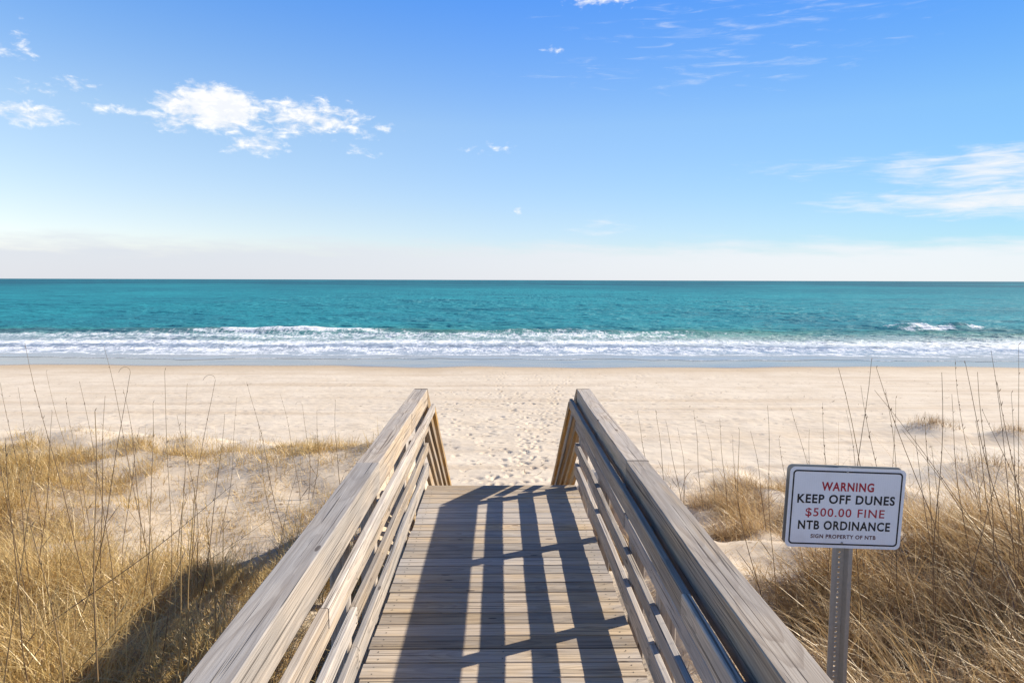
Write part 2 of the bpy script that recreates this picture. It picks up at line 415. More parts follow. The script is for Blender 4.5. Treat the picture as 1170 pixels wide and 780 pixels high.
t.out(t.bsdf(Base_Color=c, Roughness=rough, Specular_IOR_Level=t.step(wetv, 0, 1, .15, .40), Normal=nrm))
M['sand'] = m
beach = mesh_np('beach', np.stack([GX, GY, GZ], -1).reshape(-1, 3), F, M['sand'], attrs={'wet': wet.ravel(), 'damp': damp.ravel(), 'litter': np.clip(litter, 0, 1).ravel()}, smooth=True)
tag(beach, 'pale dune and beach sand sloping down to the wet shore', None, None, 'structure')

# ------------------------------------------------------------------ sea
SEA = float(dune_z(np.array([0.0]), np.array([54.5]))[0])
xr = list(np.arange(0, 66, .2)) + grow(66, 24000, .35, 1.09)
sxs = np.array(sorted(set([-v for v in xr] + xr)))
s_par = np.array(list(np.arange(0, 44, .115)) + list(np.arange(44, 110, .4)) + grow(110, 40000, .55, 1.035))
SX, SS = np.meshgrid(sxs, s_par)
front = 50.6 + 1.7 * fbm(sxs * .06, sxs * 0 + 5.1, 4, 91) + .45 * fbm(sxs * .5, sxs * 0 + 2.1, 3, 92) - .035 * np.clip(sxs, -60, 60)
front2 = np.clip(front, 44, 58)
SY = front2[None, :] + SS
near = smooth(400, 100, SY)
SZ = np.full_like(SX, SEA)
tz = dune_z(SX, SY); SZ = np.maximum(SZ, tz + .012 + .015 * smooth(0, 3, SS))
far_amp = smooth(58, 90, SY) * smooth(900, 120, SY)
wob = 2.2 * fbm(SX * .02, SY * .02, 2, 95)
swell = np.sin((SY + wob * 2) * 2 * np.pi / 17.5) * .19 * (1 + .9 * fbm(SX * .025, SY * .04, 2, 97))
chop = .11 * fbm(SX * .16, SY * .30, 4, 98) + .03 * fbm(SX * .6, SY * .9, 3, 99)
SZ += far_amp * (swell + chop * 1.7) + smooth(53, 60, SY) * near * .35 * chop
# the breaking wave: uneven crest along the shore, curling on the left, green and unbroken in places
yc = 77.2 + 1.2 * fbm(SX * .03, SX * 0 + 9.4, 3, 101) - .015 * SX
ca = .25 + .45 * smooth(-.3, .5, fbm(SX * .035, SX * 0 + 4.2, 3, 102)) + .5 * np.exp(-((SX + 21) / 14) ** 2)
prof = np.where(SY < yc, np.exp(-((SY - yc) / 1.1) ** 2), np.exp(-((SY - yc) / 2.6) ** 2))
SZ += .52 * ca * prof * smooth(120, 80, np.abs(SX))
# the separate breaker on the right, farther out
yr = 86 + .3 * np.sin(SX * .3)
ar = np.exp(-((SX - 55.5) / 6.5) ** 4) * (.55 + .55 * smooth(-.5, .4, fbm(SX * .28, SX * 0 + 6.6, 3, 119)))
SZ += .62 * ar * np.where(SY < yr, np.exp(-((SY - yr) / 2.0) ** 2), np.exp(-((SY - yr) / 2.8) ** 2))
# broken-water turbulence
turb = smooth(56, 60, SY) * smooth(80, 74, SY)
SZ += turb * (.10 * np.abs(fbm(SX * .5, SY * 1.1, 4, 105)) + .03 * fbm(SX * 2, SY * 3, 2, 106))
# how much foam lies on the water
foam = np.zeros_like(SX)
lx = smooth(-38, -55, SX); rx_ = smooth(10, 30, SX)
ws = fbm(SX * .05, SX * 0 + 7.7, 3, 111)
def band(c, wd, a): return a * np.exp(-((SY - c) / wd) ** 2)
foam += band(66.5 + 2.6 * ws - 1.0 * rx_, 2.4, .66) * (1 - .15 * rx_)
foam += band(60.0 + 1.8 * ws - .6 * rx_, 2.0, .36) + .20 * smooth(55, 60, SY) * smooth(79, 75, SY) * (1 - .5 * rx_)
foam += band(74.0 + 2.0 * ws, 3.2, .50) * (1 - .9 * rx_) * (1 - .3 * lx)
foam += .95 * prof * smooth(.62, .95, ca + .22 * fbm(SX * .4, SY * .4, 3, 113)) * (SY < yc + 1.0) * smooth(14, 6, SX)
foam += 1.6 * ar * prof.clip(0, 0) + 1.5 * ar * (.85 + .5 * fbm(SX * .5, SY * .5, 3, 121)) * np.where(SY < yr + .5, np.exp(-((SY - yr + 1.0) / 1.6) ** 2), np.exp(-((SY - yr) / .9) ** 2)) * smooth(-.5, .1, fbm(SX * .3, SX * 0, 3, 115))
foam += .85 * np.exp(-(SS / .35) ** 2) * smooth(-.5, .4, fbm(SX * .15, SX * 0 + 3, 3, 116))         # lip of the swash
e2 = 4.2 + 1.6 * fbm(SX * .08, SX * 0 + 8.8, 4, 117)
foam += .55 * np.exp(-((SS - e2) / .35) ** 2) + .42 * smooth(1.5, 6, SS) * smooth(62, 56, SY)
foam += .22 * smooth(.25, .8, fbm(SX * .22, SY * .8, 4, 118)) * smooth(95, 70, SY)
foam = np.clip(foam, 0, 1.3)
depth = smooth(5.0, 31.0, SS)
nx, ny = len(sxs), len(s_par)
idx = np.arange(nx * ny).reshape(ny, nx)
F = np.stack([idx[:-1, :-1], idx[:-1, 1:], idx[1:, 1:], idx[1:, :-1]], -1).reshape(-1, 4)
m, t = material('sea_water')
pos = t.n('ShaderNodeNewGeometry').outputs['Position']
py = t.n('ShaderNodeSeparateXYZ', i_0=pos).outputs[1]
fm = t.attr('foam'); dp = t.attr('depth')
fn = t.noise(t.vmul(pos, (.85, .42, .3)), 1, 8, .78, .4)
fn2 = t.noise(t.vmul(pos, (4.2, 1.5, 1)), 1, 4, .72, .3)
fnn = t.math('ADD', t.math('MULTIPLY', fn, .58), t.math('MULTIPLY', fn2, .42))
fmask = t.step(t.math('ADD', fm, t.math('MULTIPLY', t.math('SUBTRACT', fnn, .5), 4.6)), .30, 1.05)
fmask = t.math('MULTIPLY', fmask, t.step(fm, .04, .22))
lg = t.noise(t.vmul(pos, (.030, .034, 0)), 1, 6, .68)
lg2 = t.noise(t.vmul(pos, (.004, .004, 0)), 1, 6, .68)
deepc = t.mix(t.step(py, 100, 1100), (.007, .185, .218), (.004, .066, .105))
deepc = t.mix(t.step(py, 95, 70), deepc, (.04, .20, .165))
deepc = t.mix(t.math('MULTIPLY', t.step(py, 75, 78), t.step(py, 86, 80)), deepc, (.012, .115, .10))  # darker look of the wave face, painted into the water colour along the breaker
deepc = t.mix(t.step(lg, .44, .62, 0, .7), deepc, (.004, .125, .165))
deepc = t.mix(t.step(lg2, .45, .62, 0, .5), deepc, (.014, .25, .275))
shallow = (.24, .245, .255)
wc = t.mix(dp, shallow, deepc)
wc = t.mix(fmask, wc, (.74, .74, .735))
# ripples, finer close in, long and broad far out
w1 = t.noise(t.vmul(pos, (.5, 1.6, 1)), 1, 4, .6); w2 = t.noise(t.vmul(pos, (.12, .20, 1)), 1, 5, .62); w3 = t.noise(t.vmul(pos, (.03, .035, 1)), 1, 5, .65)
h = t.math('ADD', t.math('ADD', t.math('MULTIPLY', w1, .22), t.math('MULTIPLY', w2, 1.0)), t.math('MULTIPLY', w3, 3.2))
nm = t.bump(h, t.step(dp, 0, 1, .12, .75), 1.0)
nm = t.bump(fnn, t.math('MULTIPLY', fmask, .5), .25, nm)
df = t.n('ShaderNodeBsdfDiffuse', i_0=wc, i_Normal=nm)
gs = t.n('ShaderNodeBsdfGlossy', i_0=(1, 1, 1, 1), i_Roughness=t.step(dp, 0, .35, .14, .70), i_Normal=nm)
fres = t.n('ShaderNodeFresnel', i_0=1.33, i_Normal=nm).outputs[0]
fac = t.math('MULTIPLY', t.math('MINIMUM', fres, t.step(dp, 0, 1, .38, .045)), t.math('SUBTRACT', 1.0, fmask))
mx = t.n('ShaderNodeMixShader', i_0=fac); t.set(mx.inputs[1], df.outputs[0]); t.set(mx.inputs[2], gs.outputs[0])
t.out(mx.outputs[0])
M['sea'] = m
sea = mesh_np('sea', np.stack([SX, SY, SZ], -1).reshape(-1, 3), F, M['sea'], attrs={'foam': foam.ravel(), 'depth': depth.ravel()}, smooth=True)
tag(sea, 'turquoise sea with white surf running up the beach', None, None, 'structure')

# ------------------------------------------------------------------ boardwalk
class MB:
    """collects sawn boards into one mesh"""
    def __init__(s): s.v = []; s.f4 = []; s.g = []; s.r = []; s.l = []; s.mi = []; s.n = 0
    def board(s, p0, p1, width, thick, up=(0, 0, 1), seg=None, bev=.005, wob=.0025, rnd=None, cut0=0, cut1=0):
        """p0-p1 is the axis; thick lies along 'up', width across. cutN slides the end along the axis with height (plumb cuts)"""
        p0 = Vector(p0); p1 = Vector(p1); ax = p1 - p0; L = ax.length; ax.normalize()
        up = Vector(up); side = ax.cross(up).normalized(); up = side.cross(ax).normalized()
        rnd = random.random() if rnd is None else rnd
        seg = seg or max(1, int(L / .3))
        hw, ht, b = width / 2, thick / 2, bev
        ring = [(-hw + b, -ht), (hw - b, -ht), (hw, -ht + b), (hw, ht - b), (hw - b, ht), (-hw + b, ht), (-hw, ht - b), (-hw, -ht + b)]
        off = Vector((random.uniform(0, 90), random.uniform(0, 90), random.uniform(0, 90)))
        ph = [random.uniform(0, 6.28) for _ in range(4)]
        base = s.n
        for k in range(seg + 1):
            tt = k / seg; l = tt * L
            wx = wob * (math.sin(l * 1.7 + ph[0]) + .5 * math.sin(l * 4.1 + ph[1])); wz = wob * (math.sin(l * 1.3 + ph[2]) + .5 * math.sin(l * 3.7 + ph[3]))
            for (a, c) in ring:
                e = c * (cut0 * (1 - tt) + cut1 * tt)
                p = p0 + ax * (l + e) + side * (a + wx) + up * (c + wz)
                s.v.append(p); s.g.append((l + e + off.x, a + off.y, c + off.z)); s.l.append((l + e + off.x, a / max(width, .08) * .14, c)); s.r.append(rnd)
        for k in range(seg):
            for i in range(8):
                j = (i + 1) % 8; A = base + k * 8; s.f4.append((A + i, A + j, A + 8 + j, A + 8 + i))
        E = base + seg * 8
        for (q, fl) in ((base, True), (E, False)):
            for quad in ((0, 1, 2, 7), (7, 2, 3, 6), (6, 3, 4, 5)):
                fc = [q + i for i in quad]
                s.f4.append(tuple(fc[::-1]) if fl else tuple(fc))
        s.n += (seg + 1) * 8
        s.mi += [0] * (len(s.f4) - len(s.mi))
    def disc(s, c, r, nrm=(0, 0, 1)):
        nrm = Vector(nrm); q = nrm.to_track_quat('Z', 'X'); b = s.n
        for i in range(8):
            a = i * math.pi / 4; s.v.append(Vector(c) + q @ Vector((r * math.cos(a), r * math.sin(a), 0))); s.g.append((0, 0, 0)); s.l.append((0, 0, 0)); s.r.append(.5)
        s.f4 += [(b, b + 1, b + 2, b + 7), (b + 7, b + 2, b + 3, b + 6), (b + 6, b + 3, b + 4, b + 5)]
        s.n += 8; s.mi += [1] * 3
    def build(s, name, mat, parent=None):
        return mesh_np(name, [tuple(v) for v in s.v], s.f4, None, parent, {'gco': np.array(s.g), 'loc': np.array(s.l), 'rnd': np.array(s.r)}, mats=[mat, M['screw']], midx=s.mi)

walk = empty('boardwalk', (0, 0, 0))
tag(walk, 'weathered grey timber beach walkway with side railings leading down to the sand', 'boardwalk')
END = 7.06
d = MB(); y = END - .002; k = 0
while y > -5.0:
    bw = .139 + random.uniform(-.0015, .0015)
    e1 = .787 + random.uniform(-.006, .006); e0 = -.787 + random.uniform(-.006, .006)
    zz = random.uniform(-.0015, .0015)
    ya = random.uniform(-.0022, .0022)
    d.board((e0, y - bw / 2 + ya, -.019 + zz), (e1, y - bw / 2 - ya, -.019 + zz), bw, .038, seg=5, bev=.004, wob=.0012)
    for xx in (-.72, 0.0, .72):
        for s_ in (-.035, .035):
            d.disc((xx + random.uniform(-.01, .01), y - bw / 2 + s_ + random.uniform(-.006, .006), .0022 + zz), .0045)
    y -= bw + .0065 + random.uniform(-.0015, .003); k += 1
d.build('deck', M['deck'], walk)
fr = MB()
for xx in (-.72, 0, .72): fr.board((xx, -5.0, -.135), (xx, END - .01, -.135), .038, .19, wob=0)
fr.board((-.742, END - .022, -.137), (.742, END - .022, -.137), .19, .036, up=(0, 1, 0), wob=0)
fr.build('joist', M['deck'], walk)

SL = .676; RUN = 4.45; ang = math.atan(SL)
BEAM_C, BEAM_W, BEAM_T = .846, .142, .176
TOP = 1.03
RAILS = (('middle_rail', .675, .585), ('middle_rail', .458, .362), ('bottom_rail', .243, .108))
HR = {-1: .826, 1: .870}
POSTS = [6.985, 5.57, 4.21, 3.44, 2.05, .62, -.8, -2.2, -3.6]
def railing(sg):
    r = empty('railing', (0, 0, 0), walk)
    r['label'] = 'railing whose inner face lies in shade' if sg > 0 else 'railing whose inner face catches the sun'
    joints = [END - .035, 5.74, 4.17, 1.55, -2.0, -5.0] if sg < 0 else [END - .035, 4.21, 1.4, -2.0, -5.0]
    for a, b in zip(joints[:-1], joints[1:]):
        mb = MB(); mb.board((sg * BEAM_C + random.uniform(-.002, .002), b + .002, TOP - BEAM_T / 2 + random.uniform(-.002, .002)), (sg * BEAM_C, a - .001, TOP - BEAM_T / 2), BEAM_W, BEAM_T, bev=.0045, wob=.003)
        mb.build('top_beam', M['wood'], r)
    mb = MB()
    for a, b in ((END, 2.6), (2.597, -2.2), (-2.203, -5.0)):
        mb.board((sg * .719, b, HR[sg]), (sg * .719, a, HR[sg]), .088 if sg < 0 else .104, .037, up=(-sg, 0, 0), bev=.005)
    mb.build('handrail', M['wood'], r)
    for nm, top, bot in RAILS:
        if sg > 0 and top > .6: top, bot = .685, .590
        mb = MB()
        br = [END - .005, 4.21, .62, -3.6, -5.0] if top > .5 else [END - .005, 3.44, -.8, -5.0]
        for a, b in zip(br[:-1], br[1:]):
            mb.board((sg * .787, b + .003, (top + bot) / 2), (sg * .787, a, (top + bot) / 2), top - bot, .038, up=(-sg, 0, 0), bev=.005)
            for py_ in POSTS:
                if b - .05 < py_ < a + .05:
                    for q in (.27, .73): mb.disc((sg * .7655, min(a - .03, max(b + .03, py_ + random.uniform(-.015, .015))), bot + (top - bot) * q), .0055, (-sg, 0, 0))
        mb.build(nm, M['wood'], r)
    for py_ in POSTS:
        gz = float(dune_z(np.array([sg * .853]), np.array([py_]))[0])
        mb = MB(); mb.board((sg * .8515, py_, gz - .3), (sg * .8515, py_, TOP - BEAM_T - .001), .089, .089, up=(0, 1, 0), bev=.006, wob=.001)
        mb.build('post', M['wood'], r)
        mb = MB(); mb.board((sg * .7575, py_ + .03, HR[sg] - .02), (sg * .7575, py_ - .03, HR[sg] - .02), .05, .036, up=(-sg, 0, 0), seg=1, wob=0)
        mb.build('handrail_block', M['wood'], r)
    return r
railing(-1); railing(1)

# stairs going down to the beach
st = empty('staircase', (0, END, 0), walk)
nst = 16; rise = SL * RUN / nst; run = RUN / nst
for i in range(nst):
    mb = MB(); zz = -(i + 1) * rise; yy = (i + .5) * run
    for q in (-.5, .5): mb.board((-.74, yy + q * .138, zz - .019), (.74, yy + q * .138, zz - .019), .132, .038, seg=4)
    mb.build('step', M['stair'], st)
for sg in (-1, 1):
    mb = MB(); mb.board((sg * .76, .04, -.17), (sg * .76, RUN, -.17 - SL * RUN), .038, .26, up=(0, 0, 1), wob=0, bev=.004); mb.build('stringer', M['stair'], st)
def stair_railing(sg):
    r = empty('stair_railing', (0, END, 0), walk)
    def slope(nm, x, zc, hgt, thick, y0, wide=False):
        mb = MB(); p0 = (sg * x, y0, zc - SL * y0); p1 = (sg * x, RUN + .1, zc - SL * (RUN + .1))
        if wide: mb.board(p0, p1, thick, hgt * math.cos(ang), up=(0, 0, 1), cut0=-SL, cut1=-SL, bev=.006)
        else: mb.board(p0, p1, hgt * math.cos(ang), thick, up=(-sg, 0, 0), bev=.005)
        mb.build(nm, M['stair'], r)
    slope('top_beam', BEAM_C, TOP - BEAM_T / 2 + .0, BEAM_T, BEAM_W, .0, True)
    slope('handrail', .719, HR[sg], .088, .037, .02)
    for nm, top, bot in RAILS: slope(nm, .787, (top + bot) / 2, top - bot, .038, .02)
    for yy in (1.5, 2.95, 4.4):
        gz = float(dune_z(np.array([sg * .85]), np.array([END + yy]))[0])
        mb = MB(); mb.board((sg * .8515, yy, gz - .25), (sg * .8515, yy, TOP - BEAM_T - SL * (yy + .05) - .004), .089, .089, up=(0, 1, 0))
        mb.build('post', M['stair'], r)
stair_railing(-1); stair_railing(1)

# ------------------------------------------------------------------ warning sign
SGN = at(966, 580.5, 3.2)
gz = float(dune_z(np.array([SGN.x]), np.array([3.25]))[0])
sign = empty('warning_sign', (SGN.x, SGN.y, gz))
tag(sign, 'white warning sign with black border and red and black lettering on a steel post', 'sign')
SC = 3.2 / 2.75
PW, PH = .487 * SC, .342 * SC
def rrect(wd, hg, r, n=6):
    pts = []
    for cx, cy, a0 in ((wd / 2 - r, hg / 2 - r, 0), (-wd / 2 + r, hg / 2 - r, 90), (-wd / 2 + r, -hg / 2 + r, 180), (wd / 2 - r, -hg / 2 + r, 270)):
        for i in range(n + 1):
            a = R(a0 + 90 * i / n); pts.append((cx + r * math.cos(a), cy + r * math.sin(a)))
    return pts
def plate(bm, wd, hg, r, y0, y1, mf, ms):
    """rounded plate in the XZ plane from y0 (front) to y1 (back)"""
    P = rrect(wd, hg, r)
    f = [bm.verts.new((x, y0, z)) for x, z in P]; b = [bm.verts.new((x, y1, z)) for x, z in P]
    fc = bm.faces.new(f); fc.material_index = mf
    fb = bm.faces.new(b[::-1]); fb.material_index = ms
    for i in range(len(P)):
        j = (i + 1) % len(P); q = bm.faces.new((f[j], f[i], b[i], b[j])); q.material_index = ms
bm = bmesh.new()
plate(bm, PW, PH, .026, 0, .0025, 0, 1)
# border ring, a printed line
oA = rrect(PW - .030, PH - .030, .019); oB = rrect(PW - .045, PH - .045, .013)
va = [bm.verts.new((x, -.0006, z)) for x, z in oA]; vb = [bm.verts.new((x, -.0006, z)) for x, z in oB]
for i in range(len(oA)):
    j = (i + 1) % len(oA); q = bm.faces.new((va[i], va[j], vb[j], vb[i])); q.material_index = 2
def text(body, cx, cz, wd, cap, mi, off=.012):
    cu = bpy.data.curves.new('lettering', 'FONT'); cu.body = body; cu.align_x = 'LEFT'; cu.size = 1; cu.space_character = 1.13; cu.offset = off; cu.resolution_u = 4
    to = bpy.data.objects.new('lettering', cu); COL.objects.link(to)
    dg = bpy.context.evaluated_depsgraph_get(); me = bpy.data.meshes.new_from_object(to.evaluated_get(dg))
    bpy.data.objects.remove(to)
    co = np.array([v.co[:] for v in me.vertices])
    x0, x1 = co[:, 0].min(), co[:, 0].max()
    ch = .729                                                  # cap height of the built-in face
    vs = [bm.verts.new((cx + ((c_[0] - x0) / (x1 - x0) - .5) * wd, -.0006, cz + (c_[1] / ch - .5) * cap)) for c_ in co]
    for p in me.polygons:
        try:
            q = bm.faces.new([vs[i] for i in p.vertices]); q.material_index = mi
        except ValueError: pass
u = .487 / 845 * SC
text('WARNING', 0.003, .0925 * SC, 383 * u, .0365 * SC, 3, 0.030)
text('KEEP OFF DUNES', 0, .0385 * SC, 713 * u, .0375 * SC, 2, 0.028)
text('$500.00 FINE', 0, -.0185 * SC, 578 * u, .0365 * SC, 3, 0.010)
text('NTB ORDINANCE', 0, -.0735 * SC, 675 * u, .0375 * SC, 2, 0.028)
text('SIGN PROPERTY OF NTB', 0, -.1215 * SC, 478 * u, .0165 * SC, 4, 0.030)
me = bpy.data.meshes.new('sign_panel'); bm.to_mesh(me); bm.free()
for k_ in ('white', 'steel', 'black', 'red', 'maroon'): me.materials.append(M[k_])
pan = bpy.data.objects.new('sign_panel', me); COL.objects.link(pan); pan.parent = sign
pan.location = (0, 0, SGN.z - gz); pan.rotation_euler = (0, R(2.1), 0)
# second plate fixed to the back of the post
bm = bmesh.new(); plate(bm, PW, PH, .026, 0, .003, 1, 1)
me = bpy.data.meshes.new('back_plate'); bm.to_mesh(me); bm.free(); me.materials.append(M['white']); me.materials.append(M['steel'])
bp = bpy.data.objects.new('back_plate', me); COL.objects.link(bp); bp.parent = sign; bp.location = (0, .036, SGN.z - gz + .003); bp.rotation_euler = (0, R(2.1), 0)
# U-channel post with a row of punched holes
def channel():
    V = []; Fq = []
    prof = [(-.050, .004), (-.034, .004), (-.024, .032), (-.0055, .032), (.0055, .032), (.024, .032), (.034, .004), (.050, .004)]
    zs = [-.4]; top = SGN.z - gz + PH / 2 - .004
    zz = -.4
    while zz < top - .03: zs += [zz + .0155, zz + .0255]; zz += .0255
    zs.append(top)
    n = len(prof)
    for z in zs:
        for x, y_ in prof: V.append((x - .004, y_, z))
    for k in range(len(zs) - 1):
        hole = (k % 2 == 1) and k > 2
        for i in range(n - 1):
            if i == 3 and hole: continue
            A = k * n + i; Fq.append((A, A + 1, A + n + 1, A + n))
    return np.array(V), np.array(Fq)
V, Fq = channel()
post = mesh_np('sign_post', V, Fq, M['steel'], sign)
sm = post.modifiers.new('Solidify', 'SOLIDIFY'); sm.thickness = .004; sm.offset = 1
for z in (.155 * SC, -.148 * SC):
    bm = bmesh.new()
    bmesh.ops.create_cone(bm, cap_ends=True, segments=10, radius1=.006, radius2=.0045, depth=.004, matrix=Matrix.Translation((-.004, -.002, z)) @ Matrix.Rotation(R(90), 4, 'X'))
    me = bpy.data.meshes.new('bolt'); bm.to_mesh(me); bm.free(); me.materials.append(M['steel'])
    bo = bpy.data.objects.new('bolt', me); COL.objects.link(bo); bo.parent = pan

# ------------------------------------------------------------------ dry grass
def blades(base, length, azim, tilt, curl, width, K=5, twist=None, kink=None):
    """ribbons: base (N,3); tilt = start angle from vertical, curl = added by the tip"""
    N = len(base); L = length
    twist = np.zeros(N) if twist is None else twist
    P = np.zeros((N, K + 1, 3)); P[:, 0] = base
    D = np.zeros((N, K + 1, 3))
    for k in range(K + 1):
        tt = k / K
        th = np.clip(tilt + curl * tt ** 1.4, -2.7, 2.7); a = azim + twist * tt
        dirv = np.stack([np.sin(th) * np.sin(a), np.sin(th) * np.cos(a), np.cos(th)], -1)
        D[:, k] = dirv
        if k < K: P[:, k + 1] = P[:, k] + dirv * (L / K)[:, None]
    fa = azim + np.pi / 2 + RNG.normal(0, .7, N)
    side = np.stack([np.sin(fa), np.cos(fa), np.zeros(N)], -1)
    tt = np.linspace(0, 1, K + 1)
    wv = width[:, None] * np.clip(1 - tt, .06, 1)[None, :] ** .6 * .5
    A = P + side[:, None, :] * wv[..., None]; B = P - side[:, None, :] * wv[..., None]
    V = np.stack([A, B], 2).reshape(N * (K + 1) * 2, 3)
    i0 = (np.arange(N)[:, None] * (K + 1) + np.arange(K)[None, :]) * 2
    Fq = np.stack([i0, i0 + 1, i0 + 3, i0 + 2], -1).reshape(-1, 4)
    T = np.broadcast_to(np.repeat(tt, 2)[None, :], (N, (K + 1) * 2)).reshape(-1)
    return V, Fq, T
def grass_object(name, parts, mat, K=5):
    Vs, Fs, Ts, Rs, n = [], [], [], [], 0
    for (V, Fq, T, r) in parts:
        Vs.append(V); Fs.append(Fq + n); Ts.append(T); Rs.append(np.repeat(r, len(V) // len(r))); n += len(V)
    return mesh_np(name, np.concatenate(Vs), np.concatenate(Fs), mat, attrs={'tt': np.concatenate(Ts), 'rnd': np.concatenate(Rs)})

def scatter_clumps(n_try, x0, x1, y0, y1, per, spread, dens_pow=1.0):
    cx = RNG.uniform(x0, x1, n_try); cy = RNG.uniform(y0, y1, n_try)
    keep = RNG.random(n_try) < density(cx, cy) ** dens_pow * (.30 + .70 * smooth(-.25, .20, fbm(cx * 1.7, cy * 1.7, 2, 141)))
    cx, cy = cx[keep], cy[keep]
    cnt = RNG.integers(int(per * .5), int(per * 1.5) + 1, len(cx))
    cid = np.repeat(np.arange(len(cx)), cnt)
    ang_ = RNG.uniform(0, 2 * np.pi, len(cid)); rr = spread * np.sqrt(RNG.random(len(cid)))
    bx = cx[cid] + rr * np.sin(ang_); by = cy[cid] + rr * np.cos(ang_)
    ok = np.abs(bx) > .97
    return cx, cy, cid[ok], bx[ok], by[ok], ang_[ok]

def mat_of_grass(side, n_try, per, x0, x1, y0, y1):
    cx, cy, cid, bx, by, an = scatter_clumps(n_try, x0, x1, y0, y1, per, .13)
    N = len(bx)
    bz = dune_z(bx, by) - .02
    cl = RNG.uniform(.45, 1.2, len(cx)) * (.55 + .45 * np.clip(density(cx, cy), 0, 1)); cr_ = RNG.random(len(cx)); cl *= np.where(cy > 6.2, .62, 1.0) * (.70 + .75 * smooth(-.15, .35, fbm(cx * 1.15, cy * 1.15, 2, 151)))
    lean_az = RNG.uniform(0, 2 * np.pi, len(cx))
    L = (.52 if side < 0 else .70) * cl[cid] * RNG.uniform(.6, 1.25, N)
    if side < 0:
        az_ = an + RNG.normal(0, .8, N); tilt = np.abs(RNG.normal(.45, .38, N)); curl = RNG.normal(1.7, 1.0, N)
    else:
        wind = R(-75)                                     # the wind lays the blades over to -X
        az_ = np.where(RNG.random(N) < .68, wind + RNG.normal(0, .45, N), an)
        tilt = np.abs(RNG.normal(.58, .28, N)); curl = RNG.normal(1.15, .6, N)
    wd = RNG.uniform(.0034, .0072, N)
    r = np.clip(.55 * cr_[cid] + .45 * RNG.random(N), 0, 1)
    V, Fq, T = blades(np.stack([bx, by, bz], -1), L, az_, tilt, curl, wd, 5, RNG.normal(0, 1.1, N))
    return V, Fq, T, r
def thatch(side, n, x0, x1, y0, y1):
    bx = RNG.uniform(x0, x1, n); by = RNG.uniform(y0, y1, n)
    ok = (RNG.random(n) < density(bx, by) * .9) & (np.abs(bx) > 1.0); bx, by = bx[ok], by[ok]; n = len(bx)
    az_ = RNG.uniform(0, 2 * np.pi, n)
    V, Fq, T = blades(np.stack([bx, by, dune_z(bx, by) + RNG.uniform(.0, .12, n)], -1), RNG.uniform(.15, .4, n), az_, RNG.normal(1.35, .25, n), RNG.normal(.2, .5, n), RNG.uniform(.0025, .005, n), 5)
    return V, Fq, T, RNG.random(n) * .5
def bits(side, n, x0, x1, y0, y1):
    """single short dead blades and broken pieces on the bare sand"""
    bx = RNG.uniform(x0, x1, n); by = RNG.uniform(y0, y1, n)
    ok = RNG.random(n) < .25 + .75 * smooth(-.1, .4, fbm(bx * 1.1, by * 1.4, 3, 131)); bx, by = bx[ok], by[ok]; n = len(bx)
    V, Fq, T = blades(np.stack([bx, by, dune_z(bx, by)], -1), RNG.uniform(.04, .24, n), RNG.uniform(0, 2 * np.pi, n), np.abs(RNG.normal(.9, .45, n)), RNG.normal(.4, .5, n), RNG.uniform(.003, .006, n), 5)
    return V, Fq, T, RNG.random(n)
gl = grass_object('dune_grass', [mat_of_grass(-1, 10500, 28, -9.5, -1.0, .9, 11.3), thatch(-1, 42000, -8, -1, .9, 8), bits(-1, 17000, -7, -1.1, 5.2, 11)], M['grass'])
tag(gl, 'golden dry grass matted over the dune left of the walkway', 'grass', None, 'stuff')
gr_ = grass_object('dune_grass', [mat_of_grass(1, 8500, 28, 1.0, 9.5, .9, 10.0), thatch(1, 36000, 1, 8, .9, 7), bits(1, 5000, 1.1, 7, 5.2, 10)], M['grass_r'])
tag(gr_, 'long brown grass blown over on the dune behind the warning sign', 'grass', None, 'stuff')

# tufts standing alone on the sand of the beach
def tuft(px_, py_, rad, n, h, label):
    rr = rad * RNG.random(n) ** .8; aa = RNG.uniform(0, 6.28, n); bx = px_ + rr * np.cos(aa); by = py_ + .6 * rr * np.sin(aa)
    c0 = np.array([px_, py_, float(dune_z(np.array([px_]), np.array([py_]))[0])])
    b = np.stack([bx, by, dune_z(bx, by) - .02], -1) - c0
    V, Fq, T = blades(b, h * RNG.uniform(.5, 1.2, n), RNG.uniform(0, 6.28, n), np.abs(RNG.normal(.35, .3, n)), RNG.normal(.9, .5, n), RNG.uniform(.005, .009, n), 5)
    o = mesh_np('grass_tuft', V, Fq, M['grass_r'], attrs={'tt': T, 'rnd': np.repeat(RNG.random(n) ** 1.8 * .55, len(V) // n)})
    o.location = c0
    tag(o, label, 'grass tuft', 'grass tufts on the open beach')
tuft(15.0, 23.1, .95, 420, .42, 'dry grass tuft on a small sand hummock, farthest out beyond the sign')
tuft(17.2, 22.0, .8, 300, .36, 'pale tuft of dry grass at the photo edge, next to the lone hummock tuft')
tuft(12.4, 16.4, 1.2, 420, .36, 'wide brown tuft of grass on the beach behind the tall stalks')
tuft(9.5, 14.2, .9, 260, .30, 'low sparse tuft of grass between the sign and the far hummocks')
tuft(-7.6, 16.0, 1.1, 320, .34, 'small straw-coloured tuft on the sand past the left dune crest')

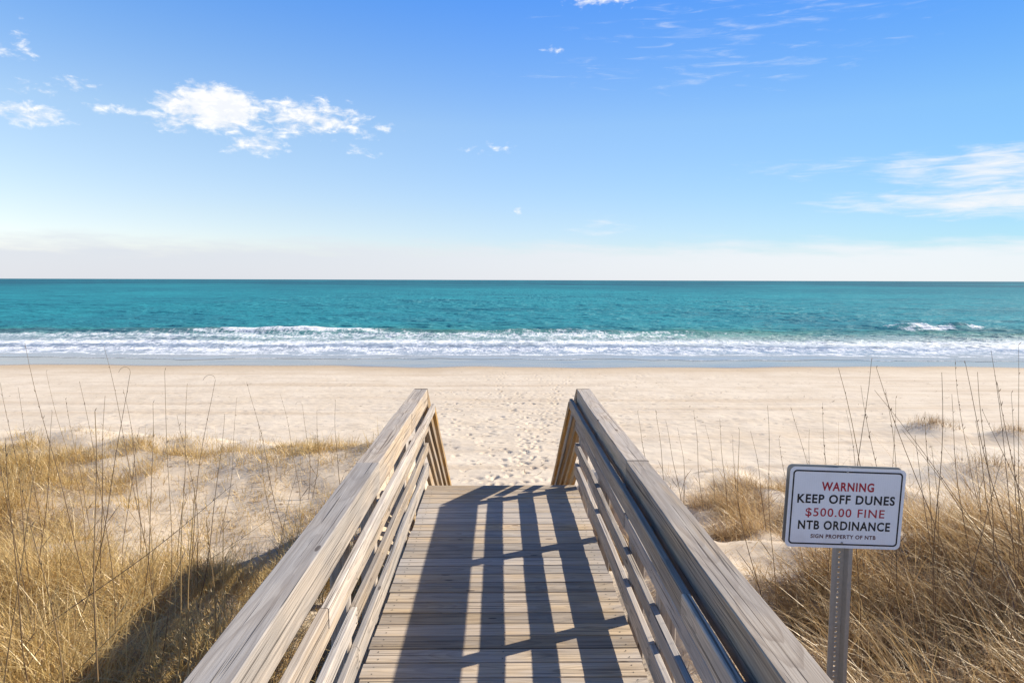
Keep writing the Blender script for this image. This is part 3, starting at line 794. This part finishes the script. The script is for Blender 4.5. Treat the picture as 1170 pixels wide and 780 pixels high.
# ------------------------------------------------------------------ tall sea oat stalks, each its own object
def stalk_mesh(base, tip, bend, rad, kind, rnd):
    """tapered round stem from base to tip bowed by 'bend'; kind: bare, hooked, seed"""
    base = Vector(base); tip = Vector(tip); ax = tip - base; L = ax.length
    sd = Vector((ax.z, 0, -ax.x)).normalized()
    pts = []
    K = 14
    for k in range(K + 1):
        t_ = k / K
        p = ax * t_ + sd * bend * L * math.sin(math.pi * t_) * (1 - .3 * t_)
        p += Vector((.006 * math.sin(t_ * 9 + rnd * 20), .006 * math.cos(t_ * 7 + rnd * 9), 0)) * L
        pts.append(p)
    rads = [rad * (1 - .72 * (k / K)) for k in range(K + 1)]
    if kind == 'hooked':
        dr = (pts[-1] - pts[-2]).normalized(); sgn = -1 if rnd < .8 else 1
        for q in range(1, 8):
            a = q * .40; dv = dr * math.cos(a) + Vector((sgn, .2, 0)).normalized() * math.sin(a)
            pts.append(pts[-1] + dv * .018); rads.append(rad * .26)
    V = []; Fq = []; T = []
    S = 5
    for i, p in enumerate(pts):
        dd = (pts[min(i + 1, len(pts) - 1)] - pts[max(i - 1, 0)]).normalized()
        q = dd.to_track_quat('Z', 'X')
        for s_ in range(S):
            a = 2 * math.pi * s_ / S; V.append(p + q @ Vector((math.cos(a), math.sin(a), 0)) * rads[i]); T.append(.6 * i / len(pts))
    for i in range(len(pts) - 1):
        for s_ in range(S):
            Fq.append((i * S + s_, i * S + (s_ + 1) % S, (i + 1) * S + (s_ + 1) % S, (i + 1) * S + s_))
    rr = random.Random(int(rnd * 1e6))
    def leaf(p, dv, ln, wd):
        b = len(V); dv = dv.normalized(); sv = dv.cross(Vector((.3, .9, .2))).normalized() * wd
        m_ = p + dv * ln * .5; e_ = p + dv * ln
        V.extend([p - sv * .3, p + sv * .3, m_ + sv, m_ - sv, e_ + sv * .1, e_ - sv * .1]); T.extend([.3] * 6)
        Fq.extend([(b, b + 1, b + 2, b + 3), (b + 3, b + 2, b + 4, b + 5)])
    nh = 0
    if kind == 'seed':
        for q in range(9):
            i = rr.randint(int(K * .72), K); p = pts[i] + (pts[max(i - 1, 0)] - pts[i]) * rr.random()
            leaf(p, Vector((rr.uniform(-.5, .5), rr.uniform(-.5, .5), 1.0)), rr.uniform(.015, .035), .0028)
    else:
        for q in range(4):
            i = rr.randint(int(K * .7), K); leaf(pts[i], Vector((rr.uniform(-.6, .6), rr.uniform(-.6, .6), 1)), rr.uniform(.012, .03), .002)
    for q in range(2):                                     # a dead leaf or two on the lower stem
        i = rr.randint(1, 5); a = rr.uniform(0, 6.28)
        leaf(pts[i], Vector((math.cos(a) * .6, math.sin(a) * .6, .8)), rr.uniform(.12, .3) * min(1, L), .003)
    return [tuple(v) for v in V], Fq, T

# (tip pixel, base pixel, depth) as read off the photograph; bases then dropped to the sand at that depth
LEFT = [(30, 392, 72, 540, 4.6), (2, 437, 18, 560, 5.0), (-4, 462, 14, 540, 4.4), (20, 442, 33, 540, 6.0), (91, 438, 112, 620, 4.2), (115, 394, 136, 505, 4.4),
        (148, 425, 128, 520, 4.6), (120, 452, 117, 580, 5.2), (187, 424, 184, 620, 4.0), (174, 460, 163, 600, 4.9), (245, 434, 226, 600, 4.5), (256, 472, 240, 590, 5.2),
        (203, 474, 217, 590, 5.6), (208, 574, 197, 720, 3.3), (283, 436, 301, 505, 7.6), (306, 592, 190, 690, 3.8), (270, 552, 150, 640, 4.3), (342, 532, 326, 622, 5.6),
        (28, 560, 66, 790, 2.9), (104, 470, 105, 770, 3.1), (221, 560, 218, 740, 3.2), (238, 590, 226, 745, 3.3), (256, 598, 249, 700, 3.7), (60, 470, 50, 590, 5.4),
        (160, 490, 150, 600, 5.6), (320, 450, 330, 505, 8.4), (345, 462, 349, 510, 8.6), (362, 470, 360, 515, 8.6), (383, 458, 388, 510, 8.6), (295, 480, 304, 540, 7.6),
        (76, 455, 96, 560, 6.2), (140, 445, 146, 545, 6.4), (270, 455, 262, 520, 7.4), (8, 500, 22, 640, 3.7), (52, 425, 76, 560, 5.8), (214, 440, 205, 560, 6.0), (46, 520, 30, 700, 3.2), (168, 545, 160, 690, 3.5)]
RIGHT = [(955, 420, 1010, 590, 4.0), (992, 412, 994, 600, 4.2), (1003, 420, 1095, 640, 3.7), (1012, 445, 1013, 590, 4.6), (1021, 455, 1016, 590, 4.8), (875, 463, 886, 660, 4.9),
         (843, 490, 872, 650, 5.2), (905, 465, 950, 580, 5.2), (940, 460, 945, 580, 5.0), (1075, 425, 1078, 640, 3.7), (1100, 416, 1170, 640, 3.4), (1120, 425, 1129, 640, 3.8),
         (1132, 400, 1138, 620, 3.8), (1163, 394, 1150, 620, 3.6), (1085, 450, 1098, 610, 4.4), (1112, 480, 1142, 640, 4.2), (1115, 520, 1112, 620, 4.6), (1045, 500, 1052, 620, 4.4),
         (1066, 510, 1069, 620, 4.7), (1000, 446, 1150, 640, 3.9), (1030, 490, 1140, 650, 4.0), (760, 480, 772, 545, 8.6), (775, 490, 779, 545, 8.6), (793, 470, 800, 548, 8.4), (806, 486, 812, 552, 8.2), (822, 480, 830, 556, 8.0),
         (838, 500, 846, 560, 7.9), (858, 492, 866, 566, 7.6), (728, 470, 744, 538, 9.0), (750, 470, 757, 540, 8.8), (1142, 440, 1160, 610, 4.0), (1092, 410, 1128, 560, 5.4), (1156, 450, 1164, 600, 4.4),
         (966, 470, 974, 590, 5.6), (985, 440, 1030, 600, 5.0), (925, 490, 935, 600, 5.6), (1125, 470, 1180, 600, 4.6), (1058, 470, 1072, 600, 5.2), (1148, 520, 1120, 640, 4.2), (890, 500, 912, 600, 6.0)]
ORD = ['first', 'second', 'third', 'fourth', 'fifth', 'sixth', 'seventh', 'eighth', 'ninth', 'tenth', 'eleventh', 'twelfth', 'thirteenth', 'fourteenth', 'fifteenth', 'sixteenth', 'seventeenth', 'eighteenth', 'nineteenth', 'twentieth']
def ordw(i):
    if i < 20: return ORD[i]
    tens = ['twenty', 'thirty', 'forty'][(i + 1) // 10 - 2]; u_ = (i + 1) % 10
    return (tens[:-1] + 'ieth') if u_ == 0 else tens + '-' + ORD[u_ - 1]
def plant(lst, side):
    lst = sorted(lst, key=lambda q: q[0])
    for i, (tx, ty, bx_, by_, dep) in enumerate(lst):
        tp = at(tx, ty, dep); bp_ = at(bx_, by_, dep)
        dv = bp_ - tp; bpt = bp_.copy()
        for _ in range(12):                                  # follow the stem down to the sand
            g0 = float(dune_z(np.array([bpt.x]), np.array([bpt.y]))[0])
            if abs(dv.z) < .02: break
            s_ = (g0 - .03 - tp.z) / dv.z; s_ = max(.6, min(s_, 3.0)); bpt = tp + dv * s_
        bpt.y += random.uniform(-.12, .12)
        g0 = float(dune_z(np.array([bpt.x]), np.array([bpt.y]))[0]); bpt.z = g0 - .03
        rnd = random.random()
        kind = 'seed' if rnd < .22 else ('hooked' if rnd < .285 and side < 0 else 'bare')
        lean = (tp.x - bpt.x) / max(.2, tp.z - bpt.z)
        V, Fq, T = stalk_mesh(bpt, tp, random.uniform(-.05, .05) - (.03 if lean < -.2 else 0), random.uniform(.0030, .0046) * (1 if dep < 6 else 1.1) * (1.35 if by_ > 690 else 1), kind, rnd)
        colr = random.uniform(.55, 1.0) if by_ > 650 and side < 0 else random.uniform(0, .6)
        o = mesh_np('sea_oat_stalk', V, Fq, M['stalk'], attrs={'tt': np.array(T) * .5, 'rnd': np.full(len(V), colr)})
        o.location = bpt
        how = 'left-leaning' if lean < -.12 else ('right-leaning' if lean > .12 else 'upright')
        tipw = {'seed': 'with a ragged seed head', 'hooked': 'with a hooked tip', 'bare': 'with a bare tip'}[kind]
        where = 'on the left dune' if side < 0 else 'on the right dune'
        tag(o, '%s dry stalk %s, %s from the left %s' % (how, tipw, ordw(i), where), 'sea oat stalk', 'tall dry stalks ' + where)
plant(LEFT, -1); plant(RIGHT, 1)

# ------------------------------------------------------------------ wrack: bits of reed and shell on the sand
n = 760
bx = np.concatenate([RNG.uniform(-22, 24, 360), RNG.normal(.5, 2.5, 160), RNG.uniform(-26, 28, 240)]); by = np.concatenate([RNG.uniform(16, 44, 360), RNG.uniform(16, 34, 160), np.where(RNG.random(240) < .6, 36.2, 31.0) + RNG.normal(0, .35, 240)])
V, Fq, T = blades(np.stack([bx, by, dune_z(bx, by) + .015], -1), RNG.uniform(.05, .22, n), RNG.uniform(0, 6.28, n), RNG.normal(1.5, .1, n), RNG.normal(0, .3, n), RNG.uniform(.014, .042, n), 5)
wr = mesh_np('wrack_debris', V, Fq, M['stalk'], attrs={'tt': T * 0, 'rnd': np.repeat(RNG.random(n) * .4, len(V) // n)})
tag(wr, 'dark bits of reed and shell strewn over the open beach', 'debris', None, 'stuff')
